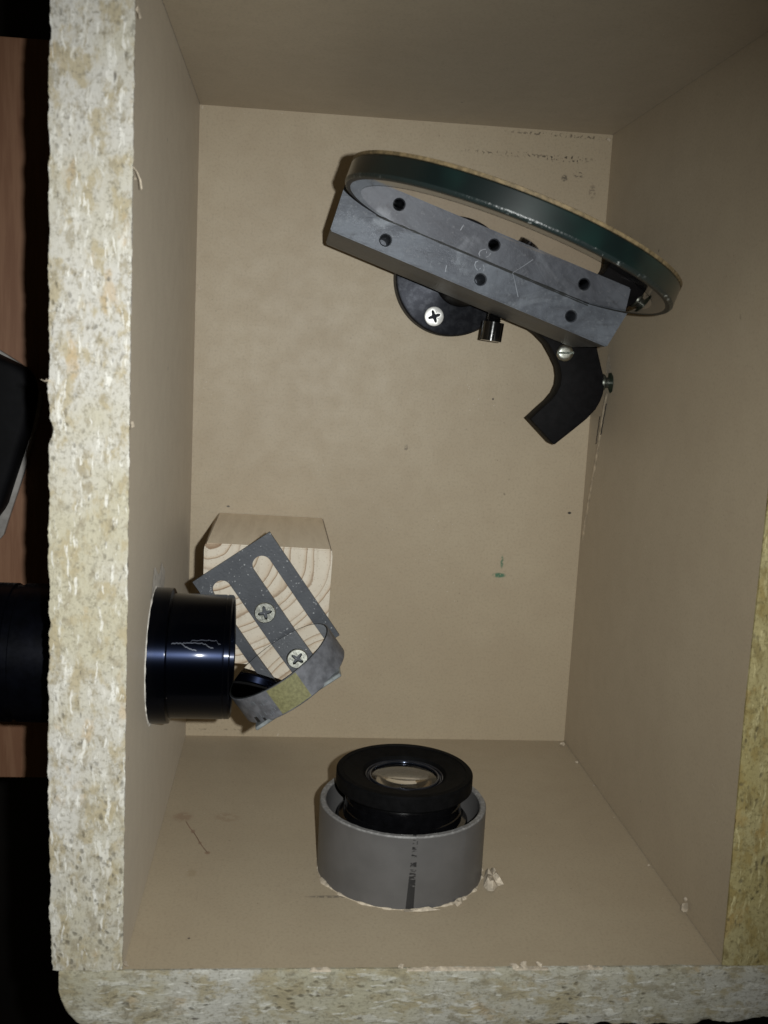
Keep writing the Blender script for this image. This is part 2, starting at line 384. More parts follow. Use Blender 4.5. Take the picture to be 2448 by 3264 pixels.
def prism(pts, z0, z1, bev=0.0, Mx=None, seg=2):
    bm = bmesh.new(); Mx = Mx or Matrix()
    lo = [bm.verts.new((p[0], p[1], z0)) for p in pts]; hi = [bm.verts.new((p[0], p[1], z1)) for p in pts]
    n = len(pts)
    top = bm.faces.new(hi); bot = bm.faces.new(lo[::-1])
    for i in range(n): bm.faces.new((lo[i], lo[(i + 1) % n], hi[(i + 1) % n], hi[i]))
    if bev:
        bmesh.ops.recalc_face_normals(bm, faces=bm.faces)
        eds = list(set(top.edges[:] + bot.edges[:]))
        bmesh.ops.bevel(bm, geom=eds, offset=bev, segments=seg, affect='EDGES', profile=.5)
    bmesh.ops.transform(bm, matrix=Mx, verts=bm.verts)
    return bm
def smooth_poly(pts, it=2, keep=()):
    """Chaikin corner cutting; points whose index is in keep stay sharp."""
    P = [(Vector(p), i in keep) for i, p in enumerate(pts)]
    for _ in range(it):
        Q = []
        for i, (p, k) in enumerate(P):
            if k: Q.append((p, True)); continue
            a = P[i - 1][0]; b = P[(i + 1) % len(P)][0]
            Q.append((p * .75 + a * .25, False)); Q.append((p * .75 + b * .25, False))
        P = Q
    return [tuple(p) for p, _ in P]
def ribbon(pts, w, z, bm=None, jit=0.0):
    """thin flat strip through (x,y) points at height z."""
    bm = bm or bmesh.new(); prev = None
    for i, p in enumerate(pts):
        a = Vector(pts[max(0, i - 1)]); b = Vector(pts[min(len(pts) - 1, i + 1)]); d = (b - a).normalized()
        n = Vector((-d.y, d.x)) * (w / 2 * (1 + random.uniform(-jit, jit)))
        zz = z[i] if isinstance(z, (list, tuple)) else z
        cur = (bm.verts.new((p[0] + n.x, p[1] + n.y, zz)), bm.verts.new((p[0] - n.x, p[1] - n.y, zz)))
        if prev: bm.faces.new((prev[0], prev[1], cur[1], cur[0]))
        prev = cur
    return bm
def fn(x, s, seed): return mnoise.noise(Vector((x * s, seed * 7.31, seed * 1.7)))

# ------------------------------------------------------------ the setting
bm = bmesh.new(); bmesh.ops.create_grid(bm, x_segments=1, y_segments=1, size=3)
bmesh.ops.translate(bm, vec=(0, 0, -.75), verts=bm.verts)
tag(obj('floor', bm, M['floor'], smooth=0), kind='structure')
tb = thing('wooden_board', (0, .154, -.0385), 'reddish brown wooden board lying under the chipboard box', 'board')
obj('board_top', prism([(-.45, -.0322), (.35, -.0322), (.35, .3400), (-.45, .3400)], -.0385, -.0185, .001), M['table'], tb, 30)

# ------------------------------------------------------------ the chipboard box (lying on its back, open side up)
W, H, D, TH = .200, .3114, .2048, .0230
box = thing('chipboard_box', (0, 0, 0), 'open chipboard box lined in beige laminate, holding two mirrors and two lens tubes', 'box')

def panel(name, axis, t0, t1, inner, sign, thick, seed, mats, label=None, dz=0.0):
    """loft a board along axis; cut front edge raw and ragged. thick: function of t."""
    bm = bmesh.new(); step = .0007; n = int((t1 - t0) / step); NF = 13; prev = None
    for k in range(n + 1):
        t = t0 + (t1 - t0) * k / n; th = thick(t)
        je = .00022 * fn(t, 900, seed) + .0003 * fn(t, 230, seed + 1)
        chip = max(0, fn(t, 120, seed + 2) - .30) * .0022
        jo = .00035 * fn(t, 800, seed + 3) + .0006 * fn(t, 160, seed + 4) + max(0, fn(t, 90, seed + 5) - .35) * .004
        sec = [(0, -.018), (0, D - .0012 - chip)]
        for i in range(NF):
            u = i / (NF - 1)
            off = th * u + (je - chip * .0) * (1 - u) - (jo * u)
            if i == 0: off = min(off, .0004)
            z = D + .00022 * mnoise.noise(Vector((t * 700, off * 700, seed))) + .00018 * mnoise.noise(Vector((t * 170, off * 400, seed)))
            if i in (0, NF - 1): z -= .0004 + chip * .3
            sec.append((off, z))
        sec += [(th - jo * .5, D - .0015), (th, -.018)]
        lower = dz * min(1, max(0, t / .09)) ** 1.3
        sec = [(u, z - (lower if z > .1 else 0)) for u, z in sec]
        cur = []
        for u, z in sec:
            v = inner + sign * u
            cur.append(bm.verts.new((v, t, z) if axis == 'y' else (t, v, z)))
        if prev:
            for i in range(len(cur) - 1):
                f = bm.faces.new((prev[i], prev[i + 1], cur[i + 1], cur[i])); f.material_index = 0 if i in (0,) else 1
        else: c0 = bm.faces.new(cur); c0.material_index = 1
        prev = cur
    c1 = bm.faces.new(prev[::-1]); c1.material_index = 1
    o = obj(name, bm, mats, box, 50, label)
    for p in o.data.polygons:
        if p.material_index == 0: p.use_smooth = False
    return o

side_l = panel('side_panel', 'y', .0004, .3344, 0, -1, lambda t: .0221 + .0010 * min(1, t / .06), 1, [M['lam'], M['chipy']])
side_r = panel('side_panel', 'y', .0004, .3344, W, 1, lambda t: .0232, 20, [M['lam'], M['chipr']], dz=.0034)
def th_b(t):
    a = min(1, max(0, (t + .0200) / .014)); e = min(1, max(0, (.2235 - t) / .02))
    return .0045 + .0160 * math.sqrt(1 - (1 - a) ** 2) - .003 * (1 - e) + .0006 * a
bot = panel('bottom_panel', 'x', -.0198, .2232, 0, -1, th_b, 40, [M['lam'], M['chipx']])
top = panel('top_panel', 'x', .0002, W - .0002, H, 1, lambda t: .0230, 60, [M['lam'], M['chipx']])
back = obj('back_panel', prism([(0, 0), (W, 0), (W, H), (0, H)], -.018, 0, 0), M['lam'], box, 0)

def flake(c, n, size, seed, k=7, lift=.4):
    """small crumpled torn sliver at c, on a face of normal n."""
    rnd = random.Random(seed); Mx = frame(c, n, (.3, .2, .9)); bm = bmesh.new(); vs = []
    cen = bm.verts.new(Mx @ Vector((0, 0, size * lift * .5)))
    for i in range(k):
        a = 2 * math.pi * i / k + rnd.uniform(-.3, .3); r = size * rnd.uniform(.35, 1)
        vs.append(bm.verts.new(Mx @ Vector((r * math.cos(a), r * math.sin(a), size * rnd.uniform(.02, lift)))))
    for i in range(k): bm.faces.new((cen, vs[i], vs[(i + 1) % k]))
    return bm
def torn(name, parent, spots, mat):
    for i, (c, n, s) in enumerate(spots): obj(name, flake(c, n, s, i * 13 + len(spots)), mat, parent, 0)
torn('torn_flake', bot, [((.1978, .0002, .0926), (0, 1, 0), .0009), ((.1985, .0004, .1360), (-.5, 1, 0), .0009),
     ((.1973, .0003, .0065), (0, 1, .3), .0022), ((.1985, .0004, .030), (0, 1, .3), .0012), ((.1985, .0006, .0590), (0, 1, .3), .0008),
     ((.0004, .0006, .2020), (1, 1, 0), .0022), ((.1310, .0006, .2040), (0, 1, .5), .0026), ((.1365, .0008, .2042), (0, 1, .5), .0019),
     ((.1280, .0003, .2040), (0, 1, .5), .0018), ((.090, .0002, .2042), (0, 1, .5), .0014)], M['tear'])
torn('torn_flake', side_r, [((.1990, .0035, .1735), (-1, .3, 0), .0026), ((.1994, .0060, .1720), (-1, .3, 0), .0016),
     ((.1996, .0015, .1690), (-1, .3, 0), .0012)], M['tear'])
torn('torn_flake', side_l, [((.0003, .2455, .2046), (1, 0, .3), .0015), ((-.0236, .1869, .2046), (-1, 0, .3), .0010),
     ((.0002, .1750, .2044), (1, 0, .3), .0020), ((.0006, .290, .2046), (1, 0, .3), .0022)], M['tear'])
torn('torn_flake', back, [((.0475, .0012, .0003), (0, 0, 1), .0010), ((.0020, .2270, .0003), (0, 0, 1), .0012),
     ((.0012, .3100, .0003), (0, 0, 1), .0010), ((.1980, .3090, .0004), (0, 0, 1), .0012)], M['tear'])
for k, (x0, x1) in enumerate(((.092, .1215), (.128, .1395), (.150, .158), (.060, .067))):
    bm = bmesh.new(); prev = None; m = 26
    for i in range(m + 1):
        x = x0 + (x1 - x0) * i / m; e = math.sin(math.pi * i / m); q = max(0, fn(x, 420, k) + .25) * 1.3 + .5 * abs(fn(x, 1500, k))
        cur = [bm.verts.new(p) for p in ((x, -.0002, D - .0006 - .0022 * e * q), (x, .0008 * e * q, D - .0008), (x, .0003 * e * q, D + .0003), (x, -.0006, D + .0003))]
        if prev:
            for j in range(3): bm.faces.new((prev[j], prev[j + 1], cur[j + 1], cur[j]))
        prev = cur
    obj('torn_flake', bm, M['tear'], bot, 0)
# curl of fibre on the left board's edge
def hair(pts, r, mat, parent, name='loose_fibre'):
    bm = bmesh.new(); prev = None
    for i, p in enumerate(pts):
        p = Vector(p); cur = [bm.verts.new(p + Vector((r * math.cos(a), r * math.sin(a) * .6, r * math.sin(a)))) for a in (0, 2.1, 4.2)]
        if prev:
            for j in range(3): bm.faces.new((prev[j], prev[(j + 1) % 3], cur[(j + 1) % 3], cur[j]))
        prev = cur
    return obj(name, bm, mat, parent)
hair([(0, .2485, .2046), (.0012, .2470, .2050), (.0022, .2448, .2050), (.0025, .2425, .2046)], .00025, M['tear'], side_l)
hair([(-.0228, .1870, .2046), (-.0242, .1868, .2050), (-.0252, .1872, .2050)], .0003, M['tear'], side_l)

# torn line and glue on the right side wall by the back corner
def wallstrip(name, L, w, x, mat, parent, jit=.5):
    bm = bmesh.new(); prev = None; n = 60
    P = [Vector(p) for p in L]
    for i in range(n + 1):
        s = i / n * (len(P) - 1); k = min(int(s), len(P) - 2); p = P[k].lerp(P[k + 1], s - k)
        ww = w * (1 + jit * fn(i, .9, 3)) * .5; sh = .0005 * fn(i, .35, 8)
        cur = (bm.verts.new((x, p.x, p.y + sh + ww)), bm.verts.new((x - .0004, p.x, p.y + sh)), bm.verts.new((x, p.x, p.y + sh - ww)))
        if prev: bm.faces.new((prev[0], prev[1], cur[1], cur[0])); bm.faces.new((prev[1], prev[2], cur[2], cur[1]))
        prev = cur
    return obj(name, bm, mat, parent, 0)
L = [(.1863, .0235), (.1748, .0200), (.1608, .0170), (.1488, .0140), (.1365, .0098), (.1210, .0055), (.1105, .0030)]
wallstrip('torn_laminate', [(a, b + .0006) for a, b in L], .0042, .19995, M['scuffed'], side_r)
wallstrip('crack', [(a, b - .0024) for a, b in L[1:3]], .0003, .19985, M['crack'], side_r)
wallstrip('crack', [(.1815, .0262), (.1748, .0240), (.1660, .0212)], .0006, .19985, M['crack'], side_r)

bm = bmesh.new(); prev = None
for i, (x, z) in enumerate([(.0098, .0985), (.0120, .1045), (.0135, .1075), (.0155, .1125), (.0172, .1175), (.0190, .1218), (.0209, .1258)]):
    cur = (bm.verts.new((x - .00022, .00006, z)), bm.verts.new((x + .00022, .00006, z)))
    if prev: bm.faces.new((prev[0], prev[1], cur[1], cur[0]))
    prev = cur
obj('dried_drip', bm, mat_simple('dried_drip', (.22, .145, .10), .4), bot, 0)
# scraped laminate round the tube on the left wall
scar = [(.1100, .1080), (.1066, .1085), (.1040, .1120), (.1060, .1240), (.1045, .1400), (.1050, .1530), (.1075, .1515), (.1095, .1490), (.1120, .1470), (.1150, .1455), (.1188, .1421), (.1181, .1385), (.1135, .1300), (.1132, .1252), (.1165, .1200), (.1130, .1146), (.1115, .1105)]
bm = bmesh.new(); ce = bm.verts.new((.0003, .1085, .1300)); vs = [bm.verts.new((.0002, y, z)) for y, z in scar]
for i in range(len(vs)): bm.faces.new((ce, vs[i], vs[(i + 1) % len(vs)]))
obj('scraped_laminate', bm, M['scar'], side_l, 0)
bm = bmesh.new(); prev = None; n = 150
for i in range(n + 1):
    a = 2 * math.pi * i / n; k = max(0, .4 + 1.0 * mnoise.noise(Vector((math.cos(a) * 8, math.sin(a) * 8, 5))))
    cur = [bm.verts.new((h, .0848 + r * math.cos(a), .138 + r * math.sin(a))) for r, h in ((.0249, .0002 + .0003 * k), (.0253 + .0003 * k, .0003 + .0003 * k), (.0256 + .0009 * k, .0001))]
    if prev:
        for j in (0, 1): bm.faces.new((prev[j], prev[j + 1], cur[j + 1], cur[j]))
    prev = cur
obj('torn_laminate', bm, M['scar'], side_l, 0)
# raised ragged lip of laminate round the pipe in the bottom panel
PX, PZ, PR = .0967, .1359, .0325
bm = bmesh.new(); prev = None; first = None; n = 180
for i in range(n):
    a = 2 * math.pi * i / n; k = 2.6 * mnoise.noise(Vector((math.cos(a) * 7, math.sin(a) * 7, 3))) + .5 * fn(a, 30, 9)
    rr = [PR - .0002, PR + .0002 + .0003 * max(0, k), PR + .0003 + .0009 * max(0, k)]
    hh = [.0001 + .0005 * max(0, k), .0002 + .0004 * max(0, k), -.0001]
    cur = [bm.verts.new((PX + r * math.cos(a), h, PZ + r * math.sin(a))) for r, h in zip(rr, hh)]
    if prev:
        for j in (0, 1): bm.faces.new((prev[j], prev[j + 1], cur[j + 1], cur[j]))
    else: first = cur
    prev = cur
for j in (0, 1): bm.faces.new((prev[j], prev[j + 1], first[j + 1], first[j]))
obj('torn_laminate', bm, M['tear'], bot, 0)
def patch(pts, mat, parent, name, seed=1, h=.0012):
    bm = bmesh.new(); rnd = random.Random(seed); c = Vector((sum(p[0] for p in pts), sum(p[1] for p in pts))) / len(pts)
    cen = bm.verts.new((c.x, h * .8, c.y)); out = [bm.verts.new((x, rnd.uniform(.0001, .0004), z)) for x, z in pts]
    mid = [bm.verts.new((c.x + (x - c.x) * .6, rnd.uniform(.3, 1.6) * h, c.y + (z - c.y) * .6)) for x, z in pts]
    for i in range(len(pts)):
        j = (i + 1) % len(pts); bm.faces.new((out[i], out[j], mid[j], mid[i])); bm.faces.new((mid[i], mid[j], cen))
    return obj(name, bm, mat, parent, 0)
patch([(.1275, .1521), (.1290, .1450), (.1306, .1398), (.1322, .1402), (.1334, .1388), (.1340, .1408), (.1352, .1419), (.1345, .1460), (.1357, .1506), (.1330, .1520), (.1305, .1560), (.1285, .1555)], M['tear'], bot, 'torn_laminate', 3, .0022)
patch([(.0946, .1680), (.1000, .1682), (.1060, .1678), (.1085, .1690), (.1010, .1702), (.0951, .1705)], M['tear'], bot, 'torn_laminate', 5, .0008)
patch([(.1140, .1640), (.1153, .1610), (.1179, .1612), (.1172, .1640), (.1150, .1665)], M['tear'], bot, 'torn_laminate', 6, .0010)
patch([(.0640, .1330), (.0648, .1310), (.0655, .1360), (.0652, .1400), (.0640, .1385)], M['tear'], bot, 'torn_laminate', 7, .0010)

# ------------------------------------------------------------ objects on the board at the left
rb = thing('black_pouch', (-.115, .150, -.0185), 'rounded black pouch with a milky plastic strip, cut off by the left edge', 'pouch')
po = [(-.0820, .1845), (-.0800, .1825), (-.0775, .1785), (-.0766, .1735), (-.0770, .1680), (-.0796, .1539), (-.0836, .1410), (-.0889, .1243), (-.0925, .1120), (-.110, .095), (-.150, .095), (-.165, .15), (-.150, .203), (-.110, .1965), (-.0907, .1885)]
obj('pouch_body', prism(smooth_poly(po, 2), -.0150, .005, .0035, seg=3), M['roll'], rb)
ps = [(-.0947, .1912), (-.0844, .1850), (-.0782, .1780), (-.0757, .1690), (-.0770, .162), (-.0793, .1528), (-.0845, .1315), (-.0925, .107), (-.0960, .0950), (-.120, .088), (-.155, .088), (-.17, .15), (-.155, .212), (-.115, .203)]
obj('plastic_strip', prism(smooth_poly(ps, 2), -.0184, -.0148, .0006), M['strip'], rb)

# ------------------------------------------------------------ screws
def pozi(name, c, n, R, rot, parent, mats, h=.0008, star=.66, seg=96):
    Mx = frame(c, n) @ Matrix.Rotation(rot, 4, 'Z'); bm = bmesh.new()
    def ring(f, z): return [bm.verts.new(Mx @ Vector((f(t) * math.cos(t), f(t) * math.sin(t), z))) for t in [2 * math.pi * i / seg for i in range(seg)]]
    st = lambda t: R * (star * .42 + star * .58 * max(0, math.cos(2 * t)) ** 0 * (abs(math.cos(2 * t)) ** 3.0))
    rs = [(ring(lambda t: R, -h * .8), 0), (ring(lambda t: R, h * .55), 0), (ring(lambda t: R * .93, h), 0),
          (ring(lambda t: max(st(t), 0) * 1.04, h), 0), (ring(lambda t: st(t) * .92, h * .3), 1), (ring(lambda t: st(t) * .6, -h * 1.6), 1)]
    for (a, _), (b, m) in zip(rs, rs[1:]):
        for i in range(seg):
            f = bm.faces.new((a[i], a[(i + 1) % seg], b[(i + 1) % seg], b[i])); f.material_index = m
    f = bm.faces.new(rs[-1][0]); f.material_index = 1
    # fine diagonal ticks of a cross-head screw
    for k in range(4):
        a = math.pi / 4 + k * math.pi / 2; u = Vector((math.cos(a), math.sin(a), 0)); v = Vector((-u.y, u.x, 0)) * R * .025
        q = [u * R * .34 + v, u * R * .62 + v * .6, u * R * .62 - v * .6, u * R * .34 - v]
        f = bm.faces.new([bm.verts.new(Mx @ (p + Vector((0, 0, h + .00003)))) for p in q]); f.material_index = 1
    return obj(name, bm, mats, parent, 35)

# ------------------------------------------------------------ big mirror
CB = Vector((.1227, .2388, .137)); NBv = Vector((math.cos(-1.8961), math.sin(-1.8961), .0)).normalized(); RB, TB = .0627, .0079
Fb = frame(CB, NBv)           # local z = mirror normal, local y = world z
bmir = thing('round_mirror', (CB.x, CB.y, CB.z - RB), 'large round glass mirror with dark green rim, standing on the grey metal bar', 'mirror')
obj('glass_disc', lathe([(0, -TB), (RB - .0006, -TB), (RB, -TB + .0006), (RB, -.0012), (RB - .0008, -.0002), (0, -.0002)], Fb, 240), M['rim'], bmir, 30)
obj('chipped_edge', lathe([(RB + .00002, -.0013), (RB + .00004, -.0009), (RB - .0005, -.0001), (RB - .0008, .00002)], Fb, 240), M['bevel'], bmir, 60)
obj('ground_bevel', lathe([(RB - .0008, .00002), (RB - .0024, .00002)], Fb, 240), M['darkbevel'], bmir, 0)
obj('glass_border', lathe([(RB - .0024, .00003), (.040, .00003)], Fb, 240), M['mirror_edge'], bmir, 0)
Fc = Fb.copy(); Fc.translation = Fb @ Vector((0, -.0018, 0))
obj('reflective_face', lathe([(.0560, .00010), (0, .00010)], Fc, 240), M['mirror'], bmir, 0)
obj('backing', lathe([(RB - .0010, -TB + .0001), (RB + .00012, -TB + .0001), (RB + .00016, -TB - .0010), (RB - .0008, -TB - .0013), (0, -TB - .0013)], Fb, 240), M['backing'], bmir, 30)

# ------------------------------------------------------------ adjustable bracket holding it
DB = Vector((math.cos(-.3290), math.sin(-.3290), 0)); NP = Vector((DB.y, -DB.x, 0)) * 1.0
if NP.y > 0: NP = -NP
br = thing('mirror_bracket', (.1250, .2370, 0), 'adjustable bracket under the round mirror: grey drilled bar, black foot disc and curved black arm', 'bracket')
A = Vector((.0604, .24675, 0)); Bc = Vector((.1762, .2071, 0))
T = A - NP * .0205 + DB * -.0010; R2 = Bc - NP * .0205 + DB * .0034
bar = prism([tuple(A.xy), tuple(Bc.xy), tuple(R2.xy), tuple(T.xy)], .042, .095, 0)
for e in list(bar.edges): pass
bmesh.ops.recalc_face_normals(bar, faces=bar.faces)
bmesh.ops.bevel(bar, geom=bar.edges[:], offset=.0005, segments=2, affect='EDGES')
baro = obj('bar', bar, M['bar'], br, 30)
def drill(o, holes, r, depth, ztop):
    """cut real countersunk holes into mesh o"""
    for x, y in holes:
        cb = lathe([(0, -depth), (r, -depth), (r, -.0005), (r + .0005, .00002), (r + .0005, .002), (0, .002)], frame(Vector((x, y, ztop)), (0, 0, 1)), 40)
        bmesh.ops.recalc_face_normals(cb, faces=cb.faces)
        cm = bpy.data.meshes.new('cutter'); cb.to_mesh(cm); cb.free(); co = bpy.data.objects.new('cutter', cm); COL.objects.link(co)
        md = o.modifiers.new('cut', 'BOOLEAN'); md.operation = 'DIFFERENCE'; md.solver = 'EXACT'; md.object = co
        bpy.context.view_layer.update()
        me = bpy.data.meshes.new_from_object(o.evaluated_get(bpy.context.evaluated_depsgraph_get()))
        o.modifiers.clear(); o.data = me; bpy.data.objects.remove(co)
    for p in o.data.polygons: p.use_smooth = True
    o.data.set_sharp_from_angle(angle=math.radians(30))
drill(baro, ((.0826, .2444), (.1218, .2313), (.1602, .2188)), .0021, .020, .095)
sc = bmesh.new()
ribbon([(.1347, .2346), (.1362, .2300), (.1376, .2252)], .00028, .09525, sc, .3)
ribbon([(.1203, .2385), (.1193, .2380), (.1190, .2368), (.1195, .2356), (.1203, .2348)], .00040, .09525, sc, .4)
ribbon([(.1209, .2352), (.1215, .2358)], .00035, .09525, sc, .4)
ribbon([(.1224, .2372), (.1229, .2360), (.1228, .2346)], .00038, .09525, sc, .4)
ribbon([(.1076, .2360), (.1072, .2335)], .00030, .09525, sc, .4)
obj('scratch', sc, M['scratch'], baro, 0)
# dark joint where the mirror meets the bar
ja = CB - DB * .0468 + NBv * .00030; jb = CB + DB * .0468 + NBv * .00030
obj('joint_gap', ribbon([tuple(ja.lerp(jb, k / 40).xy) for k in range(41)], .00055, .09506, None, .5), M['darkbevel'], baro, 0)
# foot disc screwed to the back panel
dc = (.1235, .2378, 0)
fd = obj('foot_disc', lathe([(0, .0001), (.0276, .0001), (.0279, .0006), (.0279, .0110), (.0272, .0122), (.0262, .0126), (0, .0126)], frame(dc, (0, 0, 1)), 160), M['black_disc'], br, 30)
obj('pivot_post', lathe([(0, .010), (.0130, .010), (.0125, .042), (0, .042)], frame((.1275, .2370, 0), (0, 0, 1)), 60), M['blackplastic'], br, 30)
pozi('screw', (.1151, .2189, .0128), (0, 0, 1), .0046, .35, fd, [M['brightscrew'], M['recess']], .0005)
# curved arm
arm = [(.1420, .2260), (.1484, .2188), (.1540, .2172), (.1590, .2155), (.1633, .2127), (.1680, .2085), (.1719, .2027), (.1745, .1980), (.1755, .1935), (.1753, .1895), (.1738, .1855), (.1710, .1818), (.1670, .1779),
       (.1618, .1726), (.1738, .1612), (.1744, .1609), (.1750, .1610), (.1836, .1685), (.1896, .1739), (.1935, .1785), (.1955, .1825), (.1966, .1860), (.1970, .1908), (.1960, .1950), (.1948, .1984), (.1920, .2070), (.1900, .2150), (.1750, .2200)]
ao = obj('curved_arm', prism(arm, .018, .0300, .0007), M['blackplastic'], br, 35)
Mx = frame((.1762, .2046, .0300), (0, 0, 1))
sb_ = lathe([(.0041, -.0005), (.0041, .0006), (.0037, .0012), (.0022, .0015), (0, .0016)], Mx, 48)
so = obj('slot_screw', sb_, M['screw'], ao, 50)
bm = prism([(-.0040, -.00055), (.0040, -.00055), (.0040, .00055), (-.0040, .00055)], .0008, .00175, 0, Mx @ Matrix.Rotation(.04, 4, 'Z'))
obj('slot', bm, M['recess'], so, 0)
# socket head bolt through the front face of the bar
zb = .0370; hb = Vector((.1392, .2124, zb)); up = -NP
bdir = Vector((.10, .995, 0)).normalized()
Mx = frame(hb, bdir)
bo = obj('cap_bolt', lathe([(0, -.0042), (.0050, -.0042), (.0050, -.0036), (.0050, .0038), (.0050, .0044), (.0026, .0044)], Mx, 60), M['blackgloss'], br, 35)
prof = []; hh = .0044
while hh < .0150: prof += [(.0034, hh), (.0029, hh + .0004)]; hh += .0008
obj('thread', lathe(prof, Mx, 36), M['blackgloss'], bo, 20)
# bolt through the side wall with a smear of glue
Mx = frame((.1955, .1915, .0260), (1, 0, 0))
hx = [(.0036 * math.cos(a), .0036 * math.sin(a)) for a in [math.pi / 3 * i for i in range(6)]]
obj('wall_bolt', lathe([(0, 0), (.0038, 0), (.0042, .0006), (.0042, .0017), (.0038, .0022), (.0026, .0022), (.0026, .0044)], Mx, 40), M['dullbolt'], ao, 35, 'dull bolt joining the arm to the side wall')
bm = bmesh.new(); vs = [bm.verts.new((.19970, y, z)) for y, z in [(.1960, .0255), (.1965, .0300), (.1945, .0335), (.1910, .0345), (.1875, .0335), (.1865, .0300), (.1885, .0270), (.1920, .0250)]]; bm.faces.new(vs)
obj('glue_smear', bm, M['smear'], side_r, 0)
patch_pts = [(.2040, .0225), (.2050, .0250), (.2010, .0262), (.1985, .0290), (.1962, .0275), (.1962, .0215), (.2000, .0210)]
bm = bmesh.new(); vs = [bm.verts.new((.19975, y, z)) for y, z in patch_pts]; bm.faces.new(vs)
obj('scraped_laminate', bm, M['tear'], side_r, 0)

# ------------------------------------------------------------ wood block
wb = thing('wooden_block', (.040, .099, 0), 'sawn pine block showing its end grain, under the slotted grey bracket', 'block')
bm = bmesh.new()
lo = [(.0112, .0735), (.0683, .0735), (.0686, .1085), (.0660, .1163), (.0140, .1172), (.0112, .1130)]
hi = [(.0155, .0745), (.0650, .0720), (.0662, .1190), (.0658, .1217), (.0160, .1227), (.0155, .1205)]
vl = [bm.verts.new((x, y, 0.0001)) for x, y in lo]; vh = [bm.verts.new((x, y, .1115)) for x, y in hi]
f = bm.faces.new(vh); f.material_index = 0
bm.faces.new(vl[::-1]).material_index = 1
for i in range(6): bm.faces.new((vl[i], vl[(i + 1) % 6], vh[(i + 1) % 6], vh[i])).material_index = 1
bmesh.ops.bevel(bm, geom=bm.edges[:], offset=.0005, segments=2, affect='EDGES')
obj('block_body', bm, [M['endgrain'], M['woodside']], wb, 30)

# ------------------------------------------------------------ slotted L bracket
PHI = 2.19; NH = Vector((math.cos(PHI), math.sin(PHI), 0)); E2 = -NH; E1 = Vector((-math.sin(PHI), math.cos(PHI), 0))
TOP = Vector((.0410, .12825, .1135)); PT = .0019
Mp = Matrix((E1, E2, E1.cross(E2))).transposed().to_4x4(); Mp.translation = TOP
sb = thing('slotted_bracket', (.040, .099, .1116), 'grey steel angle bracket with two long slots, screwed on the pine block', 'bracket')
def slot_plate(w, l, slots, t):
    """plate outline with rounded slots, as strips; local coords e1 in 0..w, e2 in 0..l"""
    bm = bmesh.new(); N = 16
    # full-height columns between slots, then above/below caps with semicircle ends
    def quad(a, b, c, d): bm.faces.new([bm.verts.new((*p, 0)) for p in (a, b, c, d)])
    xs = [0] + [v for s in slots for v in s[:2]] + [w]
    for i in range(0, len(xs), 2): quad((xs[i], 0), (xs[i + 1], 0), (xs[i + 1], l), (xs[i], l))
    for x0, x1, y0, y1 in slots:
        r = (x1 - x0) / 2; cx = (x0 + x1) / 2
        for k in range(N):
            a0 = math.pi * k / N; a1 = math.pi * (k + 1) / N
            X0, X1 = cx - r * math.cos(a0), cx - r * math.cos(a1)
            Y0, Y1 = y0 + r - r * math.sin(a0), y0 + r - r * math.sin(a1)
            quad((X0, 0), (X1, 0), (X1, Y1), (X0, Y0))
            Y0, Y1 = y1 - r + r * math.sin(a0), y1 - r + r * math.sin(a1)
            quad((X0, Y0), (X1, Y1), (X1, l), (X0, l))
    bmesh.ops.remove_doubles(bm, verts=bm.verts, dist=1e-6)
    bmesh.ops.recalc_face_normals(bm, faces=bm.faces)
    r_ = bmesh.ops.extrude_face_region(bm, geom=bm.faces[:])
    bmesh.ops.translate(bm, vec=(0, 0, t), verts=[v for v in r_['geom'] if isinstance(v, bmesh.types.BMVert)])
    return bm
SGN = 1 if (E1.cross(E2)).z > 0 else -1
bm = slot_plate(.0362, .0505, [(.0060, .0136, .0056, .0470), (.0246, .0320, .0052, .0470)], PT)
bmesh.ops.transform(bm, matrix=Mp @ Matrix.Translation((0, 0, 0 if SGN < 0 else -PT)), verts=bm.verts)
obj('slotted_plate', bm, M['plate'], sb, 30)
sloc = TOP + E1 * .0195 + E2 * .0260
pozi('screw', (sloc.x, sloc.y, .1137), (0, 0, 1), .0042, .25, sb, [M['screw'], M['recess']], .0006)

# ------------------------------------------------------------ small mirror
CS = Vector((.0463, .0836, .1370)); TS, RS = .0116, .0223
NS = Vector((math.cos(PHI) * math.cos(.07), math.sin(PHI) * math.cos(.07), math.sin(.07)))
Fs = frame(CS, NS)
sm = thing('small_mirror', tuple(Vector((CS.x, CS.y, CS.z)) - Fs.to_3x3() @ Vector((0, RS, 0))), 'small round mirror with thick grey edge and olive tape, standing on the slotted bracket', 'mirror')
obj('glass_disc', lathe([(0, -TS), (RS - .0003, -TS), (RS, -TS + .0004), (RS, -.0004), (RS - .0003, -.0001), (0, -.0001)], Fs, 160), M['rimgrey'], sm, 30)
obj('reflective_face', lathe([(RS - .0009, .00006), (0, .00006)], Fs, 160), M['mirror2'], sm, 0)
obj('ground_bevel', lathe([(RS - .0003, -.0001), (RS - .0004, .00002), (RS - .0009, .00002)], Fs, 160), M['darkbevel'], sm, 30)
def rimpatch(a0, a1, h0, h1, r, mat, name, label=None):
    bm = bmesh.new(); prev = None; n = 24
    for i in range(n + 1):
        a = math.radians(a0 + (a1 - a0) * i / n)
        P = [Vector((q * math.cos(a), q * math.sin(a), h)) for q, h in ((RS - .0002, h0), (r, h0), (r, h1), (RS - .0002, h1))]
        cur = [bm.verts.new(Fs @ p) for p in P]
        if prev:
            for j in range(3): bm.faces.new((prev[j], prev[j + 1], cur[j + 1], cur[j]))
        prev = cur
    return obj(name, bm, mat, sm, 35, label)
rimpatch(74, 106, -TS + .0006, -.0003, RS + .00018, M['sticker'], 'tape', 'olive yellow tape across the rim')
rnd = random.Random(5)
